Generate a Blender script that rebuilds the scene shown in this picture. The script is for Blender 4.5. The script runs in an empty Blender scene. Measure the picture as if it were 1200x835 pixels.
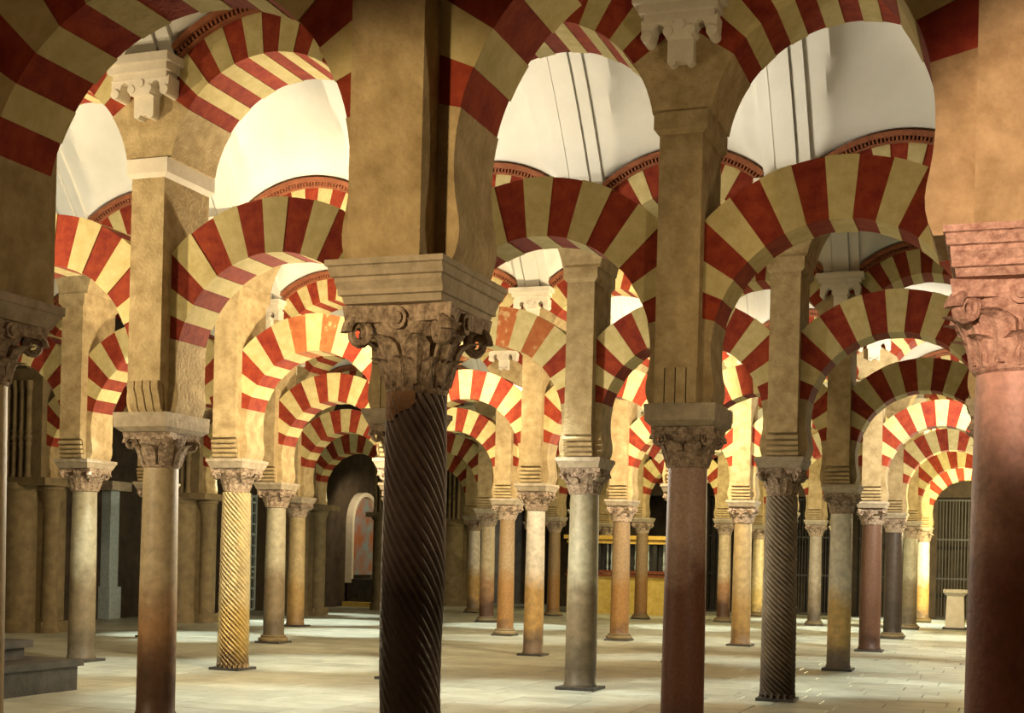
import bpy, bmesh, math, random
from mathutils import Matrix, Vector
random.seed(7)
PI = math.pi
SC = bpy.context.scene
COL = SC.collection

# ------------------------------------------------------------------ camera
# world axes: X runs along the arcades, Y across the naves, Z up; the spiral column stands at the origin
F_PX, THETA, ROLL, YH = 1627.14, 0.3459, 0.0238, 655.8
CAM = Vector((3.080, -6.956, 1.918))
NAVE, BAY = 6.5387, 3.0
cd = bpy.data.cameras.new('camera'); cam = bpy.data.objects.new('camera', cd); COL.objects.link(cam)
cd.sensor_fit = 'HORIZONTAL'; cd.sensor_width = 36.0; cd.lens = F_PX / 1200 * 36
cd.shift_x = 0.0; cd.shift_y = (YH - 417.5) / 1200
cd.clip_end = 200
fw = Vector((-math.sin(THETA), math.cos(THETA), 0)); rt = Vector((math.cos(THETA), math.sin(THETA), 0)); up = Vector((0, 0, 1))
r2 = rt * math.cos(ROLL) + up * math.sin(ROLL); u2 = up * math.cos(ROLL) - rt * math.sin(ROLL)
cam.matrix_world = Matrix(((r2.x, u2.x, -fw.x, CAM.x), (r2.y, u2.y, -fw.y, CAM.y), (r2.z, u2.z, -fw.z, CAM.z), (0, 0, 0, 1)))
SC.camera = cam

def project(p):
    d = Vector(p) - CAM
    x, y, z = d.dot(r2), -d.dot(u2), d.dot(fw)
    if z < 0.1: return None
    return 600 + F_PX * x / z, YH + F_PX * y / z, z

# ------------------------------------------------------------------ world, exposure, lamps
w = bpy.data.worlds.new('world'); SC.world = w; w.use_nodes = True
w.node_tree.nodes['Background'].inputs[0].default_value = (1.0, 0.78, 0.52, 1)
w.node_tree.nodes['Background'].inputs[1].default_value = 0.02
SC.view_settings.view_transform = 'Standard'; SC.view_settings.look = 'None'
SC.view_settings.gamma = 1.0; SC.view_settings.exposure = 1.0; SC.view_settings.use_curve_mapping = False
SC.cycles.max_bounces = 6; SC.cycles.diffuse_bounces = 2
WARM, NEUT, PINK, GOLD, COOL, OCHRE = (1.0, 0.80, 0.50), (1.0, 0.92, 0.76), (1.0, 0.66, 0.46), (1.0, 0.84, 0.42), (0.90, 1.0, 0.92), (1.0, 0.74, 0.40)
# floodlights inferred behind the columns, plus unseen lamps added to brighten chosen faces: position, aim, cone (degrees; 0 = point light), watts, colour
LAMPS = [
    ((2.3, -6.2, 3.4), (3.62, 0.0, 3.5), 24, 950, PINK), ((-1.6, -6.2, 3.0), (-0.05, -0.4, 3.75), 19, 560, OCHRE), ((-1.5, -5.0, 4.0), (0, 0, 0), 0, 16, PINK),  # unseen lamps added before the first arcade to brighten its piers
    ((-9.8, 3.0, 4.6), (-8.2, 6.5, 5.2), 80, 620, WARM), ((-7.6, 2.4, 3.2), (0, 0, 0), 0, 190, WARM), ((3.2, 2.6, 3.2), (0, 0, 0), 0, 85, WARM),
    ((-4.6, 10.0, 4.9), (-9.5, 12.6, 4.4), 135, 900, WARM),
    ((-4.6, 9.8, 5.2), (-4.4, 9.8, 9.0), 150, 165, NEUT), ((-2.6, 10.6, 5.6), (2.6, 10.0, 9.0), 90, 190, NEUT), ((-12.0, 9.8, 5.0), (-12.0, 9.8, 9.0), 150, 60, COOL), ((-4.7, 10.2, 3.0), (0, 0, 0), 0, 170, NEUT),
    ((-4.6, 9.5, 3.8), (-4.9, 6.5, 5.0), 85, 330, WARM), ((-7.5, 9.6, 3.8), (-8.0, 6.5, 5.0), 75, 280, WARM), ((-7.4, 16.0, 3.6), (-7.8, 13.1, 4.8), 80, 300, WARM), ((-10.3, 16.0, 3.6), (-10.8, 13.1, 4.6), 70, 280, WARM),
    ((-10.2, 22.4, 3.6), (-10.6, 19.6, 4.8), 80, 260, WARM), ((-4.4, 22.6, 3.6), (-4.9, 19.6, 4.8), 80, 260, WARM), ((2.6, 35.4, 3.6), (1.2, 32.7, 4.6), 90, 420, GOLD), ((2.6, 41.8, 3.6), (1.2, 39.2, 4.6), 90, 420, GOLD),
    ((-7.6, 16.5, 5.0), (-9.5, 19.4, 5.0), 150, 600, WARM), ((-2.4, 17.0, 5.3), (-5.5, 19.4, 4.9), 150, 560, WARM),
    ((-10.6, 23.0, 5.0), (-11.5, 26.0, 4.6), 150, 260, WARM), ((-3.8, 23.0, 5.3), (-5.5, 26.0, 4.9), 150, 640, WARM),
    ((2.9, 22.5, 5.2), (0.9, 26.0, 4.7), 120, 900, NEUT),
    ((-5.2, 29.4, 5.3), (-5.5, 32.6, 4.6), 150, 240, NEUT), ((2.9, 29.4, 4.6), (0, 0, 0), 0, 240, NEUT),
    ((-6.7, 36.0, 5.3), (0, 0, 0), 0, 200, GOLD), ((2.9, 36.0, 4.6), (0, 0, 0), 0, 260, GOLD),
    ((2.9, 41.5, 4.2), (-0.2, 45.5, 3.6), 120, 2000, GOLD), ((-9.0, 40.8, 5.3), (-10.4, 43.0, 1.5), 110, 300, GOLD), ((-19.5, 46.5, 3.4), (-20.3, 49.6, 2.0), 120, 260, COOL),
    ((-19.0, 40.0, 5.0), (-20.9, 42.2, 2.0), 110, 120, WARM),
]
# unseen spots added right above the paving to make its pools of light
for x_, y_, w_ in [(-6.5, 9.2, 430), (-3.6, 12.2, 430), (-1.2, 14.2, 330), (0.9, 16.2, 380), (-11.0, 12.5, 330), (-8.6, 15.2, 460), (-6.4, 19.6, 480), (-3.0, 20.2, 360), (0.3, 21.6, 380), (2.2, 18.6, 260), (-14.5, 20.5, 800), (-12.5, 24.5, 950), (-8.2, 25.0, 330), (-4.5, 27.5, 330), (-1.0, 30.5, 420), (1.5, 27.0, 260), (-10.5, 31.0, 700), (-15.5, 29.0, 950), (-6.0, 34.5, 700), (-1.5, 37.5, 900), (1.2, 34.5, 800), (0.8, 43.0, 1100), (-4.0, 43.0, 800), (-0.8, 47.2, 900), (-17.4, 26.5, 1000), (-17.6, 33.0, 800)]:
    LAMPS.append(((x_, y_, 5.6), (x_, y_, 0.0), 48, w_ * 1.35, COOL))
for pos_, aim, cone, watts, colr in LAMPS:
    l = bpy.data.lights.new('unseen_light', 'SPOT' if cone else 'POINT'); l.energy = watts; l.color = colr; l.shadow_soft_size = 0.15
    o = bpy.data.objects.new('unseen_light', l); o.location = pos_; COL.objects.link(o)
    if cone:
        l.spot_size = math.radians(cone); l.spot_blend = 0.6
        o.rotation_euler = (Vector(aim) - Vector(pos_)).to_track_quat('-Z', 'Y').to_euler()

# ------------------------------------------------------------------ materials
def mat(name, c1, c2, scale=6.0, rough=0.8, bump=0.15, rnd=0.12, streak=None, height=None, spec=0.3, detail=6.0, stretch=(1, 1, 1)):
    """two-tone noise stone; rnd varies brightness per object; streak = worn patches colour; height = [(z, colour)...] stain ramp"""
    m = bpy.data.materials.new(name); m.use_nodes = True
    nt = m.node_tree; N = nt.nodes; L = nt.links
    bs = N['Principled BSDF']; bs.inputs['Roughness'].default_value = rough; bs.inputs['Specular IOR Level'].default_value = spec
    tc = N.new('ShaderNodeTexCoord'); oi = N.new('ShaderNodeObjectInfo')
    off = N.new('ShaderNodeVectorMath'); off.operation = 'MULTIPLY_ADD'
    sc_ = N.new('ShaderNodeVectorMath'); sc_.operation = 'SCALE'; sc_.inputs[3].default_value = 17.0
    comb = N.new('ShaderNodeCombineXYZ')
    for k in range(3): L.new(oi.outputs['Random'], comb.inputs[k])
    L.new(comb.outputs[0], sc_.inputs[0])
    off.inputs[1].default_value = stretch
    L.new(tc.outputs['Object'], off.inputs[0]); L.new(sc_.outputs[0], off.inputs[2])
    no = N.new('ShaderNodeTexNoise'); no.inputs['Scale'].default_value = scale; no.inputs['Detail'].default_value = detail
    no.inputs['Roughness'].default_value = 0.65
    L.new(off.outputs[0], no.inputs['Vector'])
    rp = N.new('ShaderNodeValToRGB'); rp.color_ramp.elements[0].position = 0.34; rp.color_ramp.elements[1].position = 0.66
    rp.color_ramp.elements[0].color = (*c1, 1); rp.color_ramp.elements[1].color = (*c2, 1)
    L.new(no.outputs['Fac'], rp.inputs[0]); col = rp.outputs[0]
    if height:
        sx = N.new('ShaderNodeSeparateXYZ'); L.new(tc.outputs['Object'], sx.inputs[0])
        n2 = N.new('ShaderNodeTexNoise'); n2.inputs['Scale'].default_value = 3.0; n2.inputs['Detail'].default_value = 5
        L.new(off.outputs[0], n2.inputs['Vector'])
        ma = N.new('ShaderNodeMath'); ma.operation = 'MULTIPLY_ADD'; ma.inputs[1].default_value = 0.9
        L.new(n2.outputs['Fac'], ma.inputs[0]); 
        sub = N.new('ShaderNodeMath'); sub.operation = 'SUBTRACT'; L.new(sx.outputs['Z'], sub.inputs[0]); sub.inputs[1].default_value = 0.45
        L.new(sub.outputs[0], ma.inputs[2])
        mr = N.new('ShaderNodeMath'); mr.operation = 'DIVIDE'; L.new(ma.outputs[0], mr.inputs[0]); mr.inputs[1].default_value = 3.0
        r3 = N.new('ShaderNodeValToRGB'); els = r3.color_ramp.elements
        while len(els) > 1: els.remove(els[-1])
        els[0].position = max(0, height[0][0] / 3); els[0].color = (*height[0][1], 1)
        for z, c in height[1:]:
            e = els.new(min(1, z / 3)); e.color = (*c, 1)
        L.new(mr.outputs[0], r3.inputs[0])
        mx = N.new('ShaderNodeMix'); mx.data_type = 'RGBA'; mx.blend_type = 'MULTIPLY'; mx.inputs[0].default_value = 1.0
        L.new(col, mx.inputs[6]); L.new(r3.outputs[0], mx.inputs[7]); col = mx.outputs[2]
    if streak:
        n3 = N.new('ShaderNodeTexNoise'); n3.inputs['Scale'].default_value = 9.0; n3.inputs['Detail'].default_value = 8
        L.new(off.outputs[0], n3.inputs['Vector'])
        ad = N.new('ShaderNodeMath'); ad.operation = 'MULTIPLY_ADD'; ad.inputs[1].default_value = 0.16
        L.new(oi.outputs['Random'], ad.inputs[0]); L.new(n3.outputs['Fac'], ad.inputs[2])
        r4 = N.new('ShaderNodeValToRGB'); r4.color_ramp.elements[0].position = 0.66; r4.color_ramp.elements[1].position = 0.74
        r4.color_ramp.elements[0].color = (0, 0, 0, 1); r4.color_ramp.elements[1].color = (0.7, 0.7, 0.7, 1)
        L.new(ad.outputs[0], r4.inputs[0])
        mx = N.new('ShaderNodeMix'); mx.data_type = 'RGBA'; mx.inputs[7].default_value = (*streak, 1)
        L.new(r4.outputs[0], mx.inputs[0]); L.new(col, mx.inputs[6]); col = mx.outputs[2]
    hs = N.new('ShaderNodeHueSaturation')
    v = N.new('ShaderNodeMapRange'); v.inputs[3].default_value = 1 - rnd; v.inputs[4].default_value = 1 + rnd
    L.new(oi.outputs['Random'], v.inputs[0]); L.new(v.outputs[0], hs.inputs['Value']); L.new(col, hs.inputs['Color'])
    L.new(hs.outputs[0], bs.inputs['Base Color'])
    if bump:
        b = N.new('ShaderNodeBump'); b.inputs['Strength'].default_value = bump; b.inputs['Distance'].default_value = 0.02
        nb = N.new('ShaderNodeTexNoise'); nb.inputs['Scale'].default_value = 28; nb.inputs['Detail'].default_value = 8
        L.new(off.outputs[0], nb.inputs['Vector']); L.new(nb.outputs['Fac'], b.inputs['Height']); L.new(b.outputs[0], bs.inputs['Normal'])
    return m

M = {}
M['red'] = mat('red_brick', (0.20, 0.019, 0.011), (0.33, 0.052, 0.017), 7, 0.85, 0.3, 0.15)
M['faded'] = mat('faded_red_brick', (0.42, 0.11, 0.035), (0.52, 0.19, 0.06), 9, 0.85, 0.3, 0.15, streak=(0.66, 0.47, 0.22))
M['cream'] = mat('cream_stone', (0.53, 0.43, 0.18), (0.67, 0.56, 0.28), 7, 0.85, 0.25, 0.1)
M['stone'] = mat('ochre_stone', (0.33, 0.235, 0.11), (0.55, 0.42, 0.225), 5, 0.85, 0.6, 0.1, detail=12)
M['impost'] = mat('grey_limestone', (0.34, 0.28, 0.19), (0.52, 0.43, 0.31), 8, 0.85, 0.4, 0.1)
M['capital'] = mat('carved_limestone', (0.18, 0.125, 0.085), (0.60, 0.46, 0.33), 26, 0.8, 0.9, 0.1)  # dark noise spots paint in the shade of drilled pits
M['pinkcap'] = mat('pink_limestone', (0.34, 0.19, 0.14), (0.72, 0.49, 0.37), 24, 0.8, 0.9, 0.05)  # darker specks stand in for shaded hollows of the carving
M['white'] = mat('white_limewash', (0.72, 0.69, 0.60), (0.80, 0.77, 0.69), 1.2, 0.9, 0.05, 0.02)
M['wall'] = mat('plastered_wall', (0.42, 0.23, 0.12), (0.54, 0.33, 0.18), 2, 0.9, 0.2, 0.05)
M['whitestone'] = mat('whitewashed_corbel', (0.74, 0.66, 0.52), (0.85, 0.77, 0.63), 5, 0.85, 0.2, 0.08)
M['dentil'] = mat('brown_brick_moulding', (0.26, 0.085, 0.04), (0.36, 0.13, 0.06), 9, 0.85, 0.2, 0.05)
M['paver'] = mat('worn_marble_paving', (0.36, 0.36, 0.27), (0.50, 0.50, 0.40), 2.2, 0.42, 0.08, 0.13, spec=0.5)
M['joint'] = mat('paving_mortar', (0.30, 0.27, 0.19), (0.38, 0.34, 0.25), 5, 0.9, 0.1, 0)
M['darkstone'] = mat('dark_stone', (0.025, 0.024, 0.024), (0.07, 0.062, 0.055), 4, 0.5, 0.3, 0.05, spec=0.5)
M['brownstone'] = mat('brown_pier_stone', (0.15, 0.11, 0.06), (0.24, 0.18, 0.09), 4, 0.8, 0.35, 0.1)
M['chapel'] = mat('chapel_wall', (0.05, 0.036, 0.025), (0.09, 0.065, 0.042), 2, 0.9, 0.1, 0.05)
M['iron'] = mat('dark_iron', (0.012, 0.012, 0.012), (0.03, 0.027, 0.024), 20, 0.5, 0.0, 0.1, spec=0.5)
M['bluegrille'] = mat('pale_blue_paint', (0.38, 0.47, 0.50), (0.55, 0.63, 0.65), 10, 0.6, 0.0, 0.1)
M['gold'] = mat('gilded_wood', (0.50, 0.30, 0.05), (0.72, 0.48, 0.10), 12, 0.4, 0.1, 0.1, spec=0.6)
M['yellow'] = mat('yellow_stone', (0.52, 0.36, 0.08), (0.68, 0.50, 0.15), 5, 0.8, 0.2, 0.05)
M['redwood'] = mat('red_painted_wood', (0.16, 0.035, 0.02), (0.24, 0.07, 0.03), 8, 0.6, 0.1, 0.05)
M['painting'] = mat('altar_painting', (0.50, 0.17, 0.07), (0.30, 0.40, 0.46), 1.6, 0.6, 0.0, 0.0, detail=2)
M['pale'] = mat('pale_plaster', (0.62, 0.66, 0.58), (0.74, 0.77, 0.69), 2, 0.9, 0.05, 0.0)
M['patch'] = mat('brown_mortar', (0.36, 0.20, 0.10), (0.50, 0.30, 0.16), 14, 0.9, 0.6, 0.0)
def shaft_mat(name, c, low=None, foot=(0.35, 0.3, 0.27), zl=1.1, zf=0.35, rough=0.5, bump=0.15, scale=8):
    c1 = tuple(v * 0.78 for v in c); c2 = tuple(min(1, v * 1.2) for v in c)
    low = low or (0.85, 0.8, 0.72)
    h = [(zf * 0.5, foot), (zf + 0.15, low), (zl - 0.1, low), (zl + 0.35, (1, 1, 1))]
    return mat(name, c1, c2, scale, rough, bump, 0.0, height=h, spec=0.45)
S = {
 'tan': shaft_mat('tan_marble', (0.52, 0.41, 0.25), (0.70, 0.48, 0.36), (0.16, 0.09, 0.07), 1.25, 0.85),
 'slate': shaft_mat('dark_slate_marble', (0.29, 0.235, 0.205), (0.22, 0.19, 0.18), (0.2, 0.2, 0.2), 1.75, 0.4, 0.4, 0.35),
 'umber': shaft_mat('umber_granite', (0.42, 0.28, 0.21), (0.36, 0.21, 0.17), (0.25, 0.15, 0.13), 1.75, 0.5, 0.5, 0.2, 30),
 'pink': shaft_mat('pink_marble', (0.66, 0.40, 0.31), (0.40, 0.25, 0.21), (0.3, 0.2, 0.18), 1.95, 0.4, 0.5, 0.25, 14),
 'olive': shaft_mat('olive_grey_marble', (0.42, 0.38, 0.26), (0.50, 0.42, 0.36), (0.28, 0.24, 0.22), 1.35, 0.6),
 'grey': shaft_mat('grey_marble', (0.40, 0.34, 0.26), (0.6, 0.55, 0.5), (0.25, 0.22, 0.2), 1.0, 0.5, 0.45),
 'honey': shaft_mat('honey_marble', (0.66, 0.54, 0.30), (0.9, 0.8, 0.55), (0.4, 0.33, 0.28), 0.9, 0.3, 0.4),
 'pale': shaft_mat('pale_grey_marble', (0.72, 0.68, 0.56), (0.85, 0.64, 0.30), (0.22, 0.19, 0.18), 1.25, 0.45),
 'white': shaft_mat('white_marble', (0.72, 0.65, 0.54), (0.72, 0.50, 0.22), (0.28, 0.22, 0.18), 1.3, 0.45),
 'orange': shaft_mat('orange_brown_marble', (0.27, 0.18, 0.09), (0.95, 0.72, 0.4), (0.5, 0.4, 0.35), 1.3, 0.2, 0.5, 0.2, 18),
 'red': shaft_mat('red_brown_marble', (0.16, 0.082, 0.05), (0.85, 0.8, 0.75), (0.45, 0.4, 0.4), 1.0, 0.3, 0.5, 0.2, 22),
 'ochre': shaft_mat('ochre_marble', (0.42, 0.31, 0.15), (0.85, 0.72, 0.5), (0.5, 0.4, 0.35), 1.0, 0.25),
 'dusk': shaft_mat('near_black_marble', (0.065, 0.047, 0.035), (0.7, 0.7, 0.7), (0.6, 0.6, 0.6), 0.8, 0.2, 0.4),
}

# ------------------------------------------------------------------ mesh helpers
def mesh(name, bm, m, smooth=None, recalc=True):
    if recalc: bmesh.ops.recalc_face_normals(bm, faces=bm.faces)
    me = bpy.data.meshes.new(name); bm.to_mesh(me); bm.free()
    if m is not None: me.materials.append(M[m] if isinstance(m, str) else m)
    if smooth is not None:
        me.polygons.foreach_set('use_smooth', [True] * len(me.polygons))
        me.set_sharp_from_angle(angle=math.radians(smooth))
    return me
def put(name, me, parent=None, loc=(0, 0, 0), rz=0.0, scale=None, label=None):
    o = bpy.data.objects.new(name, me); COL.objects.link(o); o.location = loc
    if rz: o.rotation_euler = (0, 0, rz)
    if scale: o.scale = scale
    if parent: o.parent = parent
    if label: o['label'] = label
    return o
def thing(name, label, cat, loc, group=None, rz=0):
    o = bpy.data.objects.new(name, None); COL.objects.link(o); o.location = loc; o.rotation_euler = (0, 0, rz)
    o.empty_display_size = 0.2
    o['label'] = label; o['category'] = cat
    if group: o['group'] = group
    return o
def struct(o, label=None):
    o['kind'] = 'structure'
    if label: o['label'] = label
    return o
def box(bm, x0, x1, y0, y1, z0, z1):
    v = [bm.verts.new(p) for p in ((x0, y0, z0), (x1, y0, z0), (x1, y1, z0), (x0, y1, z0), (x0, y0, z1), (x1, y0, z1), (x1, y1, z1), (x0, y1, z1))]
    for f in ((0, 3, 2, 1), (4, 5, 6, 7), (0, 1, 5, 4), (1, 2, 6, 5), (2, 3, 7, 6), (3, 0, 4, 7)): bm.faces.new([v[i] for i in f])
def frustum(bm, a, b):   # a, b = (hx, hy, z) half sizes
    (ax, ay, az), (bx, by, bz) = a, b
    v = [bm.verts.new(p) for p in ((-ax, -ay, az), (ax, -ay, az), (ax, ay, az), (-ax, ay, az), (-bx, -by, bz), (bx, -by, bz), (bx, by, bz), (-bx, by, bz))]
    for f in ((0, 3, 2, 1), (4, 5, 6, 7), (0, 1, 5, 4), (1, 2, 6, 5), (2, 3, 7, 6), (3, 0, 4, 7)): bm.faces.new([v[i] for i in f])
def prism(bm, poly, y0, y1, plane='xz'):
    """poly (a, b) extruded; plane xz -> along y, plane yz -> along x"""
    if plane == 'xz': A = [bm.verts.new((p[0], y0, p[1])) for p in poly]; B = [bm.verts.new((p[0], y1, p[1])) for p in poly]
    else: A = [bm.verts.new((y0, p[0], p[1])) for p in poly]; B = [bm.verts.new((y1, p[0], p[1])) for p in poly]
    n = len(poly)
    bm.faces.new(A); bm.faces.new(B[::-1])
    for i in range(n): bm.faces.new((A[i], B[i], B[(i + 1) % n], A[(i + 1) % n]))
def cyl(bm, p0, p1, r, n=14):
    p0, p1 = Vector(p0), Vector(p1); d = (p1 - p0).normalized()
    a = d.orthogonal().normalized(); b = d.cross(a)
    A = []; B = []
    for i in range(n):
        t = 2 * PI * i / n; o = (a * math.cos(t) + b * math.sin(t)) * r
        A.append(bm.verts.new(p0 + o)); B.append(bm.verts.new(p1 + o))
    bm.faces.new(A[::-1]); bm.faces.new(B)
    for i in range(n): bm.faces.new((A[i], A[(i + 1) % n], B[(i + 1) % n], B[i]))
def lathe(bm, prof, n=40, fn=None, cx=0, cy=0):
    """prof [(r, z)]; fn(phi, z, r) -> r"""
    rings = []
    for r, z in prof:
        rings.append([bm.verts.new((cx + (fn(2 * PI * i / n, z, r) if fn else r) * math.cos(2 * PI * i / n),
                                    cy + (fn(2 * PI * i / n, z, r) if fn else r) * math.sin(2 * PI * i / n), z)) for i in range(n)])
    for a, b in zip(rings, rings[1:]):
        for i in range(n): bm.faces.new((a[i], a[(i + 1) % n], b[(i + 1) % n], b[i]))
    bm.faces.new(rings[0][::-1]); bm.faces.new(rings[-1])
def clip(poly, xmax):
    def half(poly, inside, inter):
        out = []
        for i, p in enumerate(poly):
            q = poly[(i + 1) % len(poly)]
            if inside(p): out.append(p)
            if inside(p) != inside(q): out.append(inter(p, q))
        return out
    def at(xv): return lambda p, q: (xv, p[1] + (q[1] - p[1]) * (xv - p[0]) / (q[0] - p[0]))
    poly = half(poly, lambda p: p[0] <= xmax, at(xmax))
    return half(poly, lambda p: p[0] >= -xmax, at(-xmax))

# ------------------------------------------------------------------ where things stand
ROWS = range(0, 8)
CMIN = {0: 1, 1: -1, 2: -3, 3: -4, 4: -4, 5: -4, 6: -4, 7: -4}
CMAX = 4
DX = {(0, 3): 0.09, (1, 0): -0.05, (1, 2): 0.04, (2, 2): -0.05, (3, 2): 0.05, (3, -2): 0.05, (6, -1): 0.15}
Z_CAP, Z_ABA, Z_IMP = 2.92, 3.31, 3.46         # capital foot, capital top, impost top
Z_SPR, R_UP, C_UP = 6.28, 1.23, 6.05           # upper arches
R_LO, R_LX, C_LO = 1.20, 1.80, 3.98            # lower arches
P_HX, P_HY, A_HY, W_HY = 0.21, 0.45, 0.28, 0.45
Z_PT = 6.04
NUM = ['no', 'one', 'two', 'three', 'four', 'five', 'six', 'seven', 'eight']
ORD = ['zeroth', 'first', 'second', 'third', 'fourth', 'fifth', 'sixth', 'seventh', 'eighth']
def where_row(r): return "in the spiral column's arcade" if r == 0 else ('arcade behind the spiral column' if r == 1 else ORD[r] + ' arcade behind the spiral column')
def where_row_(r): return "the spiral column's arcade" if r == 0 else (('first ' if r == 1 else ORD[r] + ' ') + 'arcade behind the spiral column')
def where_col(c):
    if c == 2: return 'in line with it'
    if c > 2: return NUM[c - 2] + (' bay' if c == 3 else ' bays') + ' to pink-column side'
    return NUM[2 - c] + (' bay' if c == 1 else ' bays') + ' to plinth side'
def where_bay(c):      # bay between c and c+1
    if c >= 2: return ORD[c - 1] + ' bay to pink-column side'
    return ORD[2 - c] + ' bay to plinth side'
def cpos(r, c): return (BAY * (c - 2) + DX.get((r, c), 0), r * NAVE, 0)

# ------------------------------------------------------------------ floor
bm = bmesh.new(); box(bm, -24, 10, -10, 54, -0.25, -0.012)
floor = struct(put('floor', mesh('floor', bm, 'joint')), 'pale worn paved floor of the columned hall')
slabs = []
y = -9.5; k = 0
while y < 49.2:
    x = -20.4 - random.uniform(0, 0.9)
    d = 0.62
    while x < 9.0:
        ln = random.choice((0.85, 1.0, 1.15, 1.3))
        slabs.append((x + ln / 2, y + d / 2, ln, d)); x += ln
    y += d
vis = []
for s in slabs:
    p = project((s[0], s[1], 0))
    if p and 0 < p[0] < 1200 and p[1] < 835: vis.append((p[2], s))
vis.sort(); near = {s for _, s in vis[:300]}
slab_me = {}
for s in near:
    if s[2] not in slab_me:
        bm = bmesh.new(); hx, hy = s[2] / 2 - 0.006, s[3] / 2 - 0.006
        frustum(bm, (hx, hy, -0.05), (hx, hy, -0.006)); frustum(bm, (hx, hy, -0.006), (hx - 0.006, hy - 0.006, 0.0))
        bmesh.ops.remove_doubles(bm, verts=bm.verts, dist=1e-5)
        slab_me[s[2]] = mesh('paving_slab', bm, 'paver')
    put('paving_slab', slab_me[s[2]], floor, (s[0], s[1], random.uniform(-0.003, 0.002)))
PAV = [mat('worn_marble_paving_%d' % i, tuple(v * q for v in (0.36, 0.36, 0.27)), tuple(v * q for v in (0.50, 0.50, 0.40)), 2.2, 0.42, 0.08, 0.0, spec=0.5) for i, q in enumerate((0.9, 1.0, 1.1))]
bm = bmesh.new()
for s in slabs:
    if s in near: continue
    x, y, ln, d = s; hx, hy = ln / 2 - 0.006, d / 2 - 0.006; z = random.uniform(-0.003, 0.002)
    v = [bm.verts.new((x + a * hx, y + b * hy, zz)) for zz in (z, -0.05) for a, b in ((-1, -1), (1, -1), (1, 1), (-1, 1))]
    mi = random.randrange(3)
    for f in ((0, 1, 2, 3), (0, 4, 5, 1), (1, 5, 6, 2), (2, 6, 7, 3), (3, 7, 4, 0)):
        fc = bm.faces.new([v[i] for i in f]); fc.material_index = mi
me = mesh('paving_slabs', bm, None)
for p_ in PAV: me.materials.append(p_)
o = put('paving_slabs', me, floor); o['kind'] = 'stuff'

# ------------------------------------------------------------------ vaults over the naves
V_Z0, V_RISE, V_HW = 7.38, 2.5, NAVE / 2 - W_HY
def barrel(t):       # t = -1..1 across the nave
    return V_Z0 + V_RISE * (1 - abs(t) ** 1.6)
def vault(r):        # nave between arcade r-1 and arcade r
    yc = (r - 0.5) * NAVE
    bm = bmesh.new()
    x0, x1 = BAY * (-6), BAY * (CMAX - 2) + 1.5
    nx = int(round((x1 - x0) / 0.075)); ny = 56
    grid = []
    for i in range(nx + 1):
        x = x0 + (x1 - x0) * i / nx
        xb = (x % BAY) - BAY / 2                   # from the bay centre
        row = []
        for j in range(ny + 1):
            a = PI * j / ny; t = -math.cos(a)
            z = barrel(t)
            if abs(xb) < 1.18:
                d = (1 - abs(t)) * V_HW
                e_ = min(1.0, max(0.0, d - 0.06) / 0.6)
                lun = (1 - e_) * (C_UP + math.sqrt(1.87 ** 2 - xb * xb)) + e_ * (7.48 + (0.52 + 1.2 * max(0.0, d - 0.06)) * math.sqrt(max(0.0, 1 - (xb / 1.18) ** 2)))
                z = max(z, min(lun, V_Z0 + V_RISE))
            row.append(bm.verts.new((x, yc + t * V_HW, z)))
        grid.append(row)
    for i in range(nx):
        for j in range(ny): bm.faces.new((grid[i][j], grid[i][j + 1], grid[i + 1][j + 1], grid[i + 1][j]))
    o = struct(put('ceiling', mesh('ceiling', bm, 'white', 24, recalc=False)), 'whitewashed barrel vault with lunettes over a nave')
    for c in range(-4, CMAX + 1):
        xc = BAY * (c - 2)
        bm = bmesh.new()
        prev = None
        prof = [(-0.33, 0.0), (-0.33, 0.05), (-0.165, 0.05), (-0.165, 0.035), (-0.14, 0.035), (-0.14, 0.085), (0.14, 0.085), (0.14, 0.035), (0.165, 0.035), (0.165, 0.05), (0.33, 0.05), (0.33, 0.0)]
        for j in range(41):
            a = PI * j / 40; t = -math.cos(a); z = barrel(t)
            sl = -V_RISE * 1.6 * abs(t) ** 0.6 * (1 if t > 0 else -1) / V_HW; n = Vector((sl, -1.0)); n.normalize() 
            ring = [bm.verts.new((px, t * V_HW + n.x * dd, z + n.y * dd)) for px, dd in prof]
            if prev:
                for q in range(len(prof) - 1): bm.faces.new((prev[q], prev[q + 1], ring[q + 1], ring[q]))
            prev = ring
        rb = put('rib', mesh('rib', bm, 'white', 40), o, (xc, yc, 0)); rb['label'] = 'fluted whitewashed transverse rib'
    return o
for r in range(0, 8): vault(r)

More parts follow.
